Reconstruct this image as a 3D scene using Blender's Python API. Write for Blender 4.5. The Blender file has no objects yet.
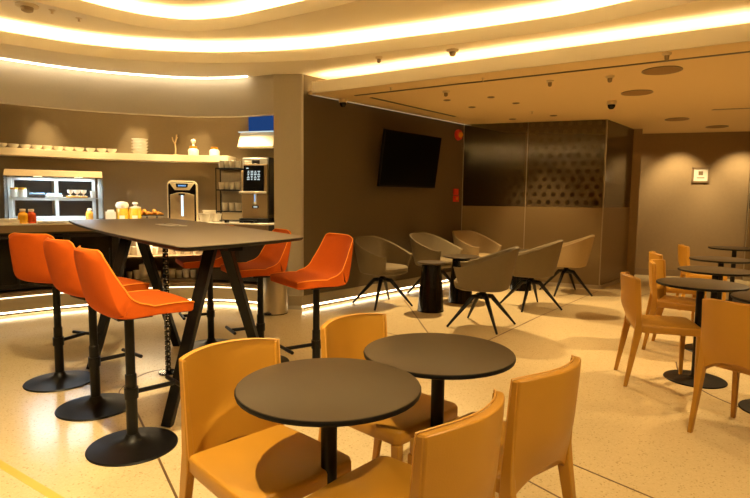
import bpy, bmesh, math, random
from math import sin, cos, pi, radians, atan, atan2, sqrt, hypot
from mathutils import Vector, Matrix
random.seed(7)
S = bpy.context.scene
C = S.collection

# ------------------------------------------------------------------ camera
CAM_H, FPX = 1.35, 545.0
PITCH, ROLL = atan(51/FPX), radians(.65)
F = Vector((0, cos(PITCH), -sin(PITCH)))
R0 = Vector((1, 0, 0)); U0 = Vector((0, sin(PITCH), cos(PITCH)))
RX = cos(ROLL)*R0 + sin(ROLL)*U0
UX = -sin(ROLL)*R0 + cos(ROLL)*U0
cam_d = bpy.data.cameras.new('camera'); cam = bpy.data.objects.new('camera', cam_d); C.objects.link(cam)
cam_d.sensor_width = 36; cam_d.lens = 36*FPX/750; cam_d.clip_end = 60; cam_d.clip_start = .05
cam.matrix_world = Matrix(((RX.x, UX.x, -F.x, 0), (RX.y, UX.y, -F.y, 0), (RX.z, UX.z, -F.z, CAM_H), (0, 0, 0, 1)))
S.camera = cam
def ray(x, y): return F + (x-375)/FPX*RX - (y-249)/FPX*UX
def atz(x, y, z):
    d = ray(x, y); return Vector((0, 0, CAM_H)) + d*((z-CAM_H)/d.z)
def onplane(x, y, p, n):
    d = ray(x, y); o = Vector((0, 0, CAM_H)); n = Vector(n)
    return o + d*((Vector(p)-o).dot(n)/d.dot(n))

# ------------------------------------------------------------------ materials
def srgb(r, g, b):
    f = lambda c: (c/255/12.92 if c/255 <= .04045 else ((c/255+.055)/1.055)**2.4)
    return (f(r), f(g), f(b), 1)
def mat(name, col, rough=.5, metal=0, bump=0, bscale=200, vary=0, vscale=8, spec=.5, emit=None, estr=0, coat=0, sheen=0):
    m = bpy.data.materials.new(name); m.use_nodes = True
    nt = m.node_tree; b = nt.nodes['Principled BSDF']
    b.inputs['Base Color'].default_value = col; b.inputs['Roughness'].default_value = rough
    b.inputs['Metallic'].default_value = metal; b.inputs['Specular IOR Level'].default_value = spec
    if coat: b.inputs['Coat Weight'].default_value = coat; b.inputs['Coat Roughness'].default_value = .15
    if sheen: b.inputs['Sheen Weight'].default_value = sheen
    tc = nt.nodes.new('ShaderNodeTexCoord')
    if vary:
        n = nt.nodes.new('ShaderNodeTexNoise'); n.inputs['Scale'].default_value = vscale; n.inputs['Detail'].default_value = 5
        nt.links.new(tc.outputs['Object'], n.inputs['Vector'])
        mx = nt.nodes.new('ShaderNodeMix'); mx.data_type = 'RGBA'
        mx.inputs[6].default_value = tuple(c*(1-vary) for c in col[:3])+(1,)
        mx.inputs[7].default_value = tuple(min(1, c*(1+vary)) for c in col[:3])+(1,)
        nt.links.new(n.outputs['Fac'], mx.inputs[0]); nt.links.new(mx.outputs[2], b.inputs['Base Color'])
    if bump:
        n2 = nt.nodes.new('ShaderNodeTexNoise'); n2.inputs['Scale'].default_value = bscale; n2.inputs['Detail'].default_value = 3
        nt.links.new(tc.outputs['Object'], n2.inputs['Vector'])
        bp = nt.nodes.new('ShaderNodeBump'); bp.inputs['Strength'].default_value = bump; bp.inputs['Distance'].default_value = .002
        nt.links.new(n2.outputs['Fac'], bp.inputs['Height']); nt.links.new(bp.outputs['Normal'], b.inputs['Normal'])
    if emit:
        b.inputs['Emission Color'].default_value = emit; b.inputs['Emission Strength'].default_value = estr
    return m
WARM = (1.0, .755, .40)
M = {}
M['leather'] = mat('tan_leather', srgb(178, 127, 36), .42, bump=.25, bscale=260, vary=.08, vscale=6)
M['piping'] = mat('tan_piping', srgb(206, 154, 72), .45)
M['leather_black'] = mat('black_leather', srgb(26, 24, 22), .45, bump=.2)
M['orange'] = mat('orange_fabric', srgb(192, 82, 4), .8, bump=.5, bscale=420, vary=.06, vscale=30, spec=.25)
M['orange_pipe'] = mat('orange_piping', srgb(246, 146, 40), .7)
M['taupe'] = mat('taupe_fabric', srgb(112, 99, 74), .85, bump=.4, bscale=380, vary=.06, vscale=30)
M['sand'] = mat('sand_fabric', srgb(160, 138, 100), .85, bump=.4, bscale=380, vary=.06, vscale=30)
M['black'] = mat('black_powder_coat', srgb(14, 13, 12), .42, bump=.1, bscale=500, spec=.3)
M['blackgloss'] = mat('black_gloss', srgb(14, 13, 12), .14)
M['tabletop'] = mat('dark_laminate', srgb(62, 50, 32), .42, bump=.1, bscale=700, vary=.04, vscale=40)
M['bartop'] = mat('bar_laminate', srgb(112, 98, 80), .4, bump=.1, bscale=700, vary=.04, vscale=40)
M['edge'] = mat('black_edge', srgb(12, 11, 10), .5, spec=.25)
M['ceiling'] = mat('cream_plaster', srgb(247, 238, 218), .8)
M['lounge_ceiling'] = mat('lounge_plaster', srgb(240, 214, 164), .75)
M['wall'] = mat('taupe_wallcovering', srgb(138, 120, 90), .75, bump=.35, bscale=160, vary=.10, vscale=90)
M['tvwall'] = mat('umber_wallcovering', srgb(98, 84, 60), .75, bump=.35, bscale=160, vary=.10, vscale=90)
M['header'] = mat('linen_wallcovering', srgb(190, 181, 160), .72, bump=.35, bscale=160, vary=.08, vscale=90)
M['pillar'] = mat('pillar_wallcovering', srgb(168, 148, 116), .72, bump=.35, bscale=160, vary=.10, vscale=90)
M['backwall'] = mat('beige_stucco', srgb(150, 126, 90), .8, bump=.3, bscale=60, vary=.08, vscale=20)
M['steel'] = mat('brushed_steel', srgb(196, 190, 178), .3, 1, bump=.05, bscale=300)
M['skirting'] = mat('skirting_metal', srgb(176, 164, 140), .42, .5)
M['alu'] = mat('aluminium', srgb(206, 206, 200), .35, .6)
M['brass'] = mat('brass_inlay', srgb(236, 192, 76), .35, .1)
M['joint'] = mat('floor_joint', srgb(110, 84, 50), .5)
M['white'] = mat('white_ceramic', srgb(238, 232, 218), .25)
M['paper'] = mat('white_paper', srgb(232, 224, 206), .7)
M['creamp'] = mat('cream_lacquer', srgb(226, 208, 172), .4)
M['worktop'] = mat('white_solid_surface', srgb(236, 228, 212), .7, spec=.05)
M['brown'] = mat('brown_laminate', srgb(134, 112, 84), .4)
M['dark'] = mat('dark_cabinet', srgb(34, 30, 26), .3)
M['darkroom'] = mat('dark_wall', srgb(60, 50, 38), .85)
M['bronze'] = mat('bronze_panel', srgb(158, 138, 106), .4, .3)
M['grille'] = mat('speaker_grille', srgb(160, 128, 84), .7)
M['canopy'] = mat('canopy_metal', srgb(186, 164, 128), .4)
M['screen'] = mat('screen_glass', srgb(5, 5, 6), .3, spec=.12)
M['red'] = mat('red_plastic', srgb(220, 60, 24), .4)
M['green'] = mat('herb_green', srgb(90, 120, 40), .6)
M['pastry'] = mat('golden_pastry', srgb(224, 150, 50), .55, bump=.4, bscale=60, vary=.25, vscale=30)
M['cookie'] = mat('biscuit', srgb(236, 184, 60), .25, vary=.35, vscale=50, coat=.6)
M['juice_y'] = mat('yellow_juice', srgb(246, 180, 30), .15)
M['juice_o'] = mat('red_orange_juice', srgb(206, 76, 20), .15)
M['honey'] = mat('amber_jar', srgb(230, 156, 50), .2)
M['wood'] = mat('pale_twig', srgb(214, 184, 134), .7)
M['bluetray'] = mat('blue_wrapper', srgb(130, 170, 205), .4)
M['gold'] = mat('gold_lid', srgb(226, 160, 50), .35, .6)
def emitter(name, col, st):
    m = bpy.data.materials.new(name); m.use_nodes = True; nt = m.node_tree
    nt.nodes.remove(nt.nodes['Principled BSDF'])
    e = nt.nodes.new('ShaderNodeEmission'); e.inputs[0].default_value = tuple(col)+(1,); e.inputs[1].default_value = st
    nt.links.new(e.outputs[0], nt.nodes['Material Output'].inputs[0]); return m
LED = .64
M['led'] = emitter('warm_led', WARM, 34*LED)
M['led_soffit'] = emitter('warm_led_soffit', WARM, 23*LED)
M['led_slot'] = emitter('warm_led_slot', (1, .82, .58), 8.5)
M['led_low'] = emitter('skirting_led', (1, .78, .48), 9)
M['led_wall'] = emitter('wall_led', (1, .7, .38), .3)
M['led_mid'] = emitter('plinth_led', (1, .78, .48), 3)
M['led_lamp'] = emitter('lamp_lens', (1, .75, .42), 6)
M['blue'] = emitter('blue_panel', (.02, .07, .25), .55)
M['bluewhite'] = emitter('blue_white_led', (.62, .85, 1), 1.6)
M['lcd'] = emitter('lcd_blue', (.25, .5, .9), 1.0)
M['lcd_white'] = emitter('lcd_text', (.75, .9, .9), .8)
def glass(name, tint, gl=.08, rough=.02):
    m = bpy.data.materials.new(name); m.use_nodes = True; nt = m.node_tree
    nt.nodes.remove(nt.nodes['Principled BSDF'])
    t = nt.nodes.new('ShaderNodeBsdfTransparent'); t.inputs[0].default_value = tint
    g = nt.nodes.new('ShaderNodeBsdfGlossy'); g.inputs['Roughness'].default_value = rough
    fr = nt.nodes.new('ShaderNodeFresnel'); fr.inputs[0].default_value = 1.5
    x = nt.nodes.new('ShaderNodeMixShader')
    nt.links.new(fr.outputs[0], x.inputs[0]); nt.links.new(t.outputs[0], x.inputs[1]); nt.links.new(g.outputs[0], x.inputs[2])
    nt.links.new(x.outputs[0], nt.nodes['Material Output'].inputs[0]); return m
M['glass'] = glass('clear_glass', (.93, .95, .95, 1))

def film_glass(dimmed=False):
    """partition glass: a film of hexagonal holes that fades out upward (object coordinates: x along the pane, z height)"""
    m = bpy.data.materials.new('dotted_film_glass'); m.use_nodes = True; nt = m.node_tree; N = nt.nodes; L = nt.links
    N.remove(N['Principled BSDF'])
    tc = N.new('ShaderNodeTexCoord'); sp = N.new('ShaderNodeSeparateXYZ'); L.new(tc.outputs['Object'], sp.inputs[0])
    def mth(op, a, b=None):
        n = N.new('ShaderNodeMath'); n.operation = op
        for i, v in enumerate((a, b)):
            if v is None: continue
            if isinstance(v, (int, float)): n.inputs[i].default_value = v
            else: L.new(v, n.inputs[i])
        return n.outputs[0]
    P = .138
    def dots(ox, oz):
        fx = mth('SUBTRACT', mth('FRACT', mth('ADD', mth('DIVIDE', sp.outputs[0], P), ox)), .5)
        fz = mth('SUBTRACT', mth('FRACT', mth('ADD', mth('DIVIDE', sp.outputs[2], P*1.732), oz)), .5)
        fz = mth('MULTIPLY', fz, 1.732)
        return mth('SQRT', mth('ADD', mth('MULTIPLY', fx, fx), mth('MULTIPLY', fz, fz)))
    d = mth('MINIMUM', dots(0, 0), dots(.5, .5))
    hole = mth('LESS_THAN', d, .26)
    zf = N.new('ShaderNodeMapRange'); zf.inputs[1].default_value = 1.25; zf.inputs[2].default_value = 2.1
    zf.inputs[3].default_value = .20; zf.inputs[4].default_value = .16; L.new(sp.outputs[2], zf.inputs[0])  # film stays dense at the top, painting the haze of reflected light
    film = mth('MULTIPLY', zf.outputs[0], mth('SUBTRACT', 1, mth('MULTIPLY', hole, .8)))
    if dimmed:
        xf = N.new('ShaderNodeMapRange'); xf.inputs[1].default_value = .25; xf.inputs[2].default_value = .95; L.new(sp.outputs[0], xf.inputs[0]); film = mth('MULTIPLY', film, xf.outputs[0])  # film thinned toward one end, painting the darkness behind this pane
    t = N.new('ShaderNodeBsdfTransparent'); t.inputs[0].default_value = (.78, .75, .68, 1)
    g = N.new('ShaderNodeBsdfGlossy'); g.inputs['Roughness'].default_value = .12; g.inputs[0].default_value = (.8, .8, .8, 1)
    fr = N.new('ShaderNodeFresnel'); fr.inputs[0].default_value = 1.5
    x = N.new('ShaderNodeMixShader'); L.new(fr.outputs[0], x.inputs[0]); L.new(t.outputs[0], x.inputs[1]); L.new(g.outputs[0], x.inputs[2])
    df = N.new('ShaderNodeBsdfDiffuse'); df.inputs[0].default_value = srgb(176, 156, 120)
    y = N.new('ShaderNodeMixShader'); L.new(film, y.inputs[0]); L.new(x.outputs[0], y.inputs[1]); L.new(df.outputs[0], y.inputs[2])
    L.new(y.outputs[0], N['Material Output'].inputs[0]); return m
M['film'] = film_glass(); M['film_dimmed'] = film_glass(True)
M['frost'] = mat('frosted_band', srgb(132, 112, 78), .35, spec=.4)

def terrazzo():
    m = bpy.data.materials.new('terrazzo'); m.use_nodes = True; nt = m.node_tree; N = nt.nodes; L = nt.links
    b = N['Principled BSDF']; b.inputs['Roughness'].default_value = .19; b.inputs['Specular IOR Level'].default_value = .5
    tc = N.new('ShaderNodeTexCoord')
    v = N.new('ShaderNodeTexVoronoi'); v.inputs['Scale'].default_value = 130
    L.new(tc.outputs['Object'], v.inputs['Vector'])
    cr = N.new('ShaderNodeValToRGB'); cr.color_ramp.interpolation = 'LINEAR'
    e = cr.color_ramp.elements; e[0].position = 0; e[0].color = srgb(202, 178, 134); e[1].position = 1; e[1].color = srgb(234, 214, 170)
    e2 = cr.color_ramp.elements.new(.03); e2.color = srgb(204, 180, 136)
    e3 = cr.color_ramp.elements.new(.06); e3.color = srgb(226, 205, 160)
    sx = N.new('ShaderNodeSeparateColor'); L.new(v.outputs['Color'], sx.inputs[0]); L.new(sx.outputs[0], cr.inputs[0])
    n = N.new('ShaderNodeTexNoise'); n.inputs['Scale'].default_value = 1.2; n.inputs['Detail'].default_value = 4; L.new(tc.outputs['Object'], n.inputs['Vector'])
    mx = N.new('ShaderNodeMix'); mx.data_type = 'RGBA'; mx.blend_type = 'MULTIPLY'; mx.inputs[0].default_value = .12
    L.new(cr.outputs[0], mx.inputs[6]); L.new(n.outputs['Fac'], mx.inputs[7])
    L.new(mx.outputs[2], b.inputs['Base Color'])
    return m
M['floor'] = terrazzo()

# ------------------------------------------------------------------ mesh helpers
class MB:
    def __init__(s): s.bm = bmesh.new()
    def face(s, vs):
        try: return s.bm.faces.new(vs)
        except ValueError: return None
    def v(s, p): return s.bm.verts.new(p)
    def box(s, c, d, rz=0, rx=0, ry=0):
        m = Matrix.Translation(c) @ Matrix.Rotation(rz, 4, 'Z') @ Matrix.Rotation(rx, 4, 'X') @ Matrix.Rotation(ry, 4, 'Y')
        vs = [s.v(m @ Vector((x*d[0]/2, y*d[1]/2, z*d[2]/2))) for x in (-1, 1) for y in (-1, 1) for z in (-1, 1)]
        for f in ((0, 1, 3, 2), (4, 6, 7, 5), (0, 4, 5, 1), (2, 3, 7, 6), (0, 2, 6, 4), (1, 5, 7, 3)): s.face([vs[i] for i in f])
        return s
    def loft(s, rings, caps=True, closed=True):
        R = [[s.v(p) for p in r] for r in rings]
        for a, b in zip(R, R[1:]):
            n = len(a)
            for i in range(n if closed else n-1): s.face([a[i], a[(i+1) % n], b[(i+1) % n], b[i]])
        if caps: s.face(R[0][::-1]); s.face(R[-1])
        return s
    def lathe(s, prof, c=(0, 0, 0), n=40, sx=1, sy=1):
        cx, cy, cz = c
        return s.loft([[(cx+r*sx*cos(2*pi*i/n), cy+r*sy*sin(2*pi*i/n), cz+z) for i in range(n)] for r, z in prof])
    def rod(s, a, b, r0, r1=None, n=14, sq=False):
        a = Vector(a); b = Vector(b); r1 = r0 if r1 is None else r1
        d = (b-a).normalized(); u = d.orthogonal().normalized()
        if sq:
            u = Vector((1, 0, 0)) - d*d.x
            u.normalize()
        w = d.cross(u)
        if sq: n = 4
        k = pi/4 if sq else 0
        q = sqrt(2) if sq else 1
        return s.loft([[p + (u*cos(2*pi*i/n+k)+w*sin(2*pi*i/n+k))*r*q for i in range(n)] for p, r in ((a, r0), (b, r1))])
    def tube(s, pts, r, n=10):
        P = [Vector(p) for p in pts]; rings = []; u = None
        for i, p in enumerate(P):
            a = P[i-1] if i else p; b = P[i+1] if i+1 < len(P) else p
            d = (b-a).normalized()
            if u is None: u = d.orthogonal()
            u = u-d*u.dot(d)
            if u.length < 1e-4: u = d.orthogonal()
            u.normalize(); w = d.cross(u)
            rings.append([p+(u*cos(2*pi*k/n)+w*sin(2*pi*k/n))*r for k in range(n)])
        return s.loft(rings)
    def prism(s, poly, z0, z1):
        return s.loft([[(x, y, z0) for x, y in poly], [(x, y, z1) for x, y in poly]])
    def ribbon(s, A, B, z0, z1):      # solid between two plan polylines
        rings = [[(a[0], a[1], z0), (a[0], a[1], z1), (b[0], b[1], z1), (b[0], b[1], z0)] for a, b in zip(A, B)]
        return s.loft(rings)
    def build(s, name, m, parent=None, bevel=0, smooth=True, seg=2, angle=40):
        bmesh.ops.recalc_face_normals(s.bm, faces=s.bm.faces)
        me = bpy.data.meshes.new(name); s.bm.to_mesh(me); s.bm.free()
        o = bpy.data.objects.new(name, me); C.objects.link(o)
        me.materials.append(M[m] if isinstance(m, str) else m)
        if parent: o.parent = parent
        if bevel:
            b = o.modifiers.new('bevel', 'BEVEL'); b.width = bevel; b.segments = seg; b.limit_method = 'ANGLE'; b.angle_limit = radians(35)
        if smooth:
            for p in me.polygons: p.use_smooth = True
            me.set_sharp_from_angle(angle=radians(angle))
        return o
def thing(name, label, cat, loc=(0, 0, 0), rz=0, group=None):
    o = bpy.data.objects.new(name, None); C.objects.link(o); o.empty_display_size = .1
    o.location = loc; o.rotation_euler = (0, 0, rz); tag(o, label, cat, group); return o
def tag(o, label, cat, group=None):
    o['label'] = label; o['category'] = cat
    if group: o['group'] = group
    return o
def struct(o): o['kind'] = 'structure'; return o
def kids(o): return [c for c in C.objects if c.parent == o]
def dup(root, loc, rz=0, label=None, group=None, scale=None):
    r = root.copy(); C.objects.link(r); r.location = loc; r.rotation_euler = (0, 0, rz)
    if label: r['label'] = label
    if group: r['group'] = group
    if scale: r.scale = scale
    for ch in kids(root):
        c = ch.copy(); C.objects.link(c); c.parent = r
        for g in kids(ch):
            d = g.copy(); C.objects.link(d); d.parent = c
    return r
def catmull(P, n=10):
    P = [Vector((p[0], p[1])) for p in P]; out = []
    E = [2*P[0]-P[1]] + P + [2*P[-1]-P[-2]]
    for i in range(1, len(E)-2):
        a, b, c, d = E[i-1:i+3]
        for k in range(n):
            t = k/n
            out.append(.5*((2*b)+(c-a)*t+(2*a-5*b+4*c-d)*t*t+(3*b-a-3*c+d)*t**3))
    out.append(P[-1]); return out
def catmull_closed(P, n=10):
    P = [Vector(p) for p in P]; out = []; L = len(P)
    for i in range(L):
        a, b, c, d = P[i-1], P[i], P[(i+1) % L], P[(i+2) % L]
        for k in range(n):
            t = k/n; out.append(.5*((2*b)+(c-a)*t+(2*a-5*b+4*c-d)*t*t+(3*b-a-3*c+d)*t**3))
    return out
def offset(P, d, closed=False):       # to the left of travel
    out = []
    for i, p in enumerate(P):
        a = P[i-1] if (i or closed) else p; b = P[(i+1) % len(P)] if (i+1 < len(P) or closed) else p
        t = (b-a).normalized(); out.append(p+Vector((-t.y, t.x))*d)
    return out
def sheet(name, outer, hole, z, m):    # flat plate with a hole, built with a 2-D filled outline
    cu = bpy.data.curves.new(name, 'CURVE'); cu.dimensions = '2D'; cu.fill_mode = 'BOTH'
    for P in (outer, hole):
        if P is None: continue
        s = cu.splines.new('POLY'); s.points.add(len(P)-1); s.use_cyclic_u = True
        for q, p in zip(s.points, P): q.co = (p[0], p[1], 0, 1)
    co = bpy.data.objects.new(name, cu); C.objects.link(co)
    dg = bpy.context.evaluated_depsgraph_get()
    me = bpy.data.meshes.new_from_object(co.evaluated_get(dg))
    bpy.data.objects.remove(co); bpy.data.curves.remove(cu)
    bm = bmesh.new(); bm.from_mesh(me)
    bmesh.ops.remove_doubles(bm, verts=bm.verts, dist=1e-5)
    ext = bmesh.ops.extrude_face_region(bm, geom=list(bm.faces))
    bmesh.ops.translate(bm, verts=[g for g in ext['geom'] if isinstance(g, bmesh.types.BMVert)], vec=(0, 0, .03))
    bmesh.ops.recalc_face_normals(bm, faces=bm.faces)
    bm.to_mesh(me); bm.free(); me.materials.clear(); me.materials.append(M[m])
    o = bpy.data.objects.new(name, me); C.objects.link(o); o.location.z = z
    return struct(o)

# ------------------------------------------------------------------ the setting
mb = MB(); mb.box((.8, 3.5, -.05), (16, 16, .1)); struct(mb.build('floor', 'floor', smooth=False))
FC = catmull([(-5.6, 3.4), (-5.2, 4.3), (-4.7, 5.15), (-4.05, 5.87), (-3.35, 6.42), (-2.4, 6.76), (-1.75, 6.74), (-1.195, 6.505)], 12)  # counter / header front
def px_of(p, z=1.0):
    v = Vector((p[0], p[1], z-CAM_H)); return 375+FPX*v.dot(RX)/v.dot(F)
def along(x, off, z=1.0):      # plan point and heading on the counter run, seen at column x, set back by off
    Q = offset(FC, off); best = None
    for i in range(len(Q)-1):
        a, b = px_of(Q[i], z), px_of(Q[i+1], z)
        if (a-x)*(b-x) <= 0 and a != b and Q[i].y > 3:
            t = (x-a)/(b-a); p = Q[i].lerp(Q[i+1], t); d = FC[i+1]-FC[i]
            best = (p.x, p.y, atan2(d.y, d.x))
    return best
i0 = 0
HDR_B, HDR_T, RING = 2.32, 2.80, 2.77
mb = MB(); mb.ribbon(FC, offset(FC, .10), HDR_B, HDR_T); struct(mb.build('wall_header', 'header', angle=60))
NB = offset(FC, .72); mb = MB(); mb.ribbon(NB, offset(FC, .82), 0, 2.8); struct(mb.build('wall_niche', 'wall', angle=60))
mb = MB(); mb.ribbon(offset(FC, .08), offset(FC, .75), 2.62, 2.66); struct(mb.build('ceiling_niche', 'ceiling', angle=60))
# pillar and television wall
WD = Vector((.670, .742)); WN = Vector((.742, -.670))        # along the wall, out of the wall
WC = Vector((-.872, 6.47))
mb = MB(); mb.prism([(-1.205, 6.5), (WC.x, WC.y), (WC.x+.3*WD.x-.01, WC.y+.3*WD.y), (-1.0, 7.7), (-1.19, 7.6)], 0.0, 2.8); struct(mb.build('wall_pillar', 'header', smooth=False))
mb = MB(); e = WC+WD*6.0
mb.prism([(WC.x+.02, WC.y+.02), (e.x, e.y), (e.x-.2, e.y+.15), (WC.x-.1, WC.y+.3)], 0, 2.8); struct(mb.build('wall_television', 'tvwall', smooth=False))
mb = MB(); mb.box((WC.x+.004, WC.y-.004, 1.45), (.016, .016, 2.68)); struct(mb.build('trim_1', 'steel', smooth=False))
def wallpt(t, n, z): p = WC+WD*t+WN*n; return (p.x, p.y, z)
WE = 3.55
mb = MB(); mb.prism([wallpt(-.01, 0, 0)[:2], wallpt(-.01, .022, 0)[:2], wallpt(WE, .022, 0)[:2], wallpt(WE, 0, 0)[:2]], .05, .17); struct(mb.build('baseboard_television', 'skirting', bevel=.004))
mb = MB(); mb.prism([(-1.19, 6.476), (WC.x+.01, 6.45), (WC.x+.01, 6.5), (-1.19, 6.5)], .05, .17); struct(mb.build('baseboard_pillar', 'skirting', bevel=.004))
lamp = lambda o, lab: tag(o, lab, 'light')
mb = MB(); mb.prism([wallpt(.0, .002, 0)[:2], wallpt(.0, .016, 0)[:2], wallpt(WE, .016, 0)[:2], wallpt(WE, .002, 0)[:2]], .03, .049)
lamp(mb.build('light_strip', 'led_low'), 'glowing light strip under the metal skirting of the television wall')
mb = MB(); mb.prism([wallpt(.15, .012, 0)[:2], wallpt(.15, .03, 0)[:2], wallpt(WE, .03, 0)[:2], wallpt(WE, .012, 0)[:2]], 2.548, 2.556)
lamp(mb.build('light_strip', 'led_wall'), 'light line where the television wall meets the lounge ceiling')
# outer shell (behind and beside the viewer)
mb = MB(); mb.box((.8, -4.4, 1.6), (16, .1, 3.4)); struct(mb.build('wall_rear', 'backwall', smooth=False))
mb = MB(); mb.box((-7.1, 3.5, 1.6), (.1, 16, 3.4)); struct(mb.build('wall_left', 'backwall', smooth=False))
mb = MB(); mb.box((8.7, 3.5, 1.6), (.1, 16, 3.4)); struct(mb.build('wall_right', 'backwall', smooth=False))
# back wall
ED = Vector((.953, -.303)); EN = Vector((-.303, -.953)); BW = Vector((4.72, 10.0))
a, b = BW-ED*4.2, BW+ED*4.4
mb = MB(); mb.prism([(a.x, a.y), (b.x, b.y), (b.x+.1, b.y+.3), (a.x+.1, a.y+.3)], 0, 2.8); struct(mb.build('wall_back', 'backwall', smooth=False))
a, b = BW-ED*.2, BW+ED*4.4
mb = MB(); mb.prism([(a.x+EN.x*.015, a.y+EN.y*.015), (b.x+EN.x*.015, b.y+EN.y*.015), (b.x, b.y), (a.x, a.y)], 0, .12); struct(mb.build('baseboard_back', 'brown', smooth=False))

# ceilings
LIP2 = [(-3.57, 5.31), (-2.87, 5.80), (-1.90, 6.00), (-.81, 5.85), (.22, 5.40), (1.08, 4.97), (1.78, 4.51), (2.6, 3.55), (2.9, 2.2), (2.2, .4), (-.5, -.9), (-3.2, -.5), (-4.9, 1.3), (-5.0, 3.2), (-4.35, 4.55)]
LIP1 = [(-2.73, 5.08), (-2.38, 5.44), (-1.98, 5.63), (-1.60, 5.58), (-1.22, 5.41), (-.23, 4.78), (1.0, 3.9), (1.7, 2.7), (1.2, 1.2), (-.6, .3), (-2.6, .4), (-3.9, 1.7), (-3.9, 3.2), (-3.35, 4.3)]
L2 = catmull_closed(LIP2, 12); L1 = catmull_closed(LIP1, 12)   # both run clockwise seen from above
BA, BD = Vector((-.74, 6.47)), Vector((.842, -.54)).normalized(); BN = Vector((-BD.y, BD.x))
bl = lambda t, n: tuple(BA+BD*t+BN*n)
Z2, Z3 = 2.99, 3.21
sheet('ceiling_ring', [(-7.1, -4.4), (8.7, -4.4), bl(11.0, .34), bl(-.35, .34), (-1.3, 8.3), (-7.1, 8.3)], L2, RING, 'ceiling')
sheet('ceiling_middle', offset(L2, .34, True), L1, Z2, 'ceiling')
sheet('ceiling_dome', offset(L1, .34, True), None, Z3, 'ceiling')
def lip(name, P, z0, z1):
    Q = offset(P, .03, True)
    mb = MB(); mb.ribbon(P+P[:1], Q+Q[:1], z0, z1); return struct(mb.build(name, 'ceiling', angle=60))
lip('trim_2', L2, RING+.03, RING+.115); lip('trim_3', L1, Z2+.03, Z2+.115)
def riser(name, P, z0, z1):
    A, B = offset(P, .33, True), offset(P, .36, True)
    mb = MB(); mb.ribbon(A+A[:1], B+B[:1], z0, z1); return struct(mb.build(name, 'ceiling', angle=60))
riser('trim_4', L2, RING+.02, Z2+.03); riser('trim_5', L1, Z2+.02, Z3+.03)
def led(P, z, name, lab, m='led'):
    A, B = offset(P, .07, True), offset(P, .12, True)
    mb = MB(); mb.ribbon(A+A[:1], B+B[:1], z, z+.012); return lamp(mb.build(name, m), lab)
led(L2, RING+.055, 'light_strip', 'warm cove light strip behind the lower curved ceiling lip')
led(L1, Z2+.055, 'light_strip', 'warm cove light strip behind the upper curved ceiling lip')
# slot light along the header
i_a = 0; i_b = len(FC)-7
A, B = offset(FC, -.075)[i_a:i_b], offset(FC, -.045)[i_a:i_b]
mb = MB(); mb.ribbon(A, B, RING-.012, RING+.001); lamp(mb.build('light_strip', 'led_slot'), 'thin light line in the ceiling along the curved header')
# soffit over the lounge
SOF, FAS = 2.555, 2.685
mb = MB(); mb.prism([bl(-.02, 0), bl(11, 0), bl(11, .03), bl(-.02, .03)], SOF, FAS); struct(mb.build('trim_6', 'ceiling', smooth=False))
farL = wallpt(4.7, -.02, 0)[:2]
sheet('ceiling_lounge', [bl(-.16, .02), bl(10.6, .02), (8.7, 10.6), farL], None, SOF, 'lounge_ceiling')
mb = MB(); mb.prism([bl(-.36, .33), bl(11, .33), bl(11, .36), bl(-.36, .36)], SOF+.02, RING+.02); struct(mb.build('trim_7', 'ceiling', smooth=False))
mb = MB(); mb.prism([bl(.02, .09), bl(10.5, .09), bl(10.5, .14), bl(.02, .14)], SOF+.075, SOF+.09)
lamp(mb.build('light_strip', 'led_soffit'), 'warm cove light strip behind the straight soffit edge')
mb = MB()
for (p, q) in (((355, 95.5), (750, 51.5)), ((371, 97.5), (455, 116.5))):
    a, b = atz(*p, SOF), atz(*q, SOF); d = (b-a).normalized(); n = Vector((-d.y, d.x, 0))*.022
    if p[0] == 355: b = b+d*3
    mb.prism([(a-n).to_2d(), (b-n).to_2d(), (b+n).to_2d(), (a+n).to_2d()], SOF-.003, SOF+.002)
struct(mb.build('trim_8', 'dark', smooth=False))

# glass partition
GZ1 = SOF-.005; BAND = 1.24
def pane(name, a, b, m='film'):
    a = Vector(a); b = Vector(b); L = (b-a).length
    mb = MB(); mb.box((L/2, 0, (BAND+GZ1)/2), (L-.008, .012, GZ1-BAND)); o = struct(mb.build(name, m, smooth=False))
    o.location = (a.x, a.y, 0); o.rotation_euler[2] = atan2(b.y-a.y, b.x-a.x)
    mb = MB(); mb.box((L/2, 0, BAND/2), (L-.008, .014, BAND)); mb.build('frosted_band', 'frost', o, smooth=False)
    mb = MB(); mb.box((L/2, -.006, .03), (L, .05, .06)); mb.build('bottom_rail', 'skirting', o, smooth=False)
    mb = MB(); mb.box((0, 0, GZ1/2), (.012, .022, GZ1)); mb.build('edge_strip', 'skirting', o, smooth=False)
    return o
G0 = Vector(wallpt(3.42, .01, 0)[:2]); G1 = Vector((3.43, 8.25)); Gm = G0.lerp(G1, .47)
pane('window_1', G0, Gm, 'film_dimmed'); pane('window_2', Gm, G1); pane('window_3', G1, (4.33, 9.32)); 
pane('window_4', (6.36, 9.33), (8.2, 8.75))
mb = MB(); mb.prism([(4.33, 9.32), (4.46, 9.28), (4.72, 9.99), (4.6, 10.04)], 0, SOF); struct(mb.build('wall_return', 'backwall', smooth=False))

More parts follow.
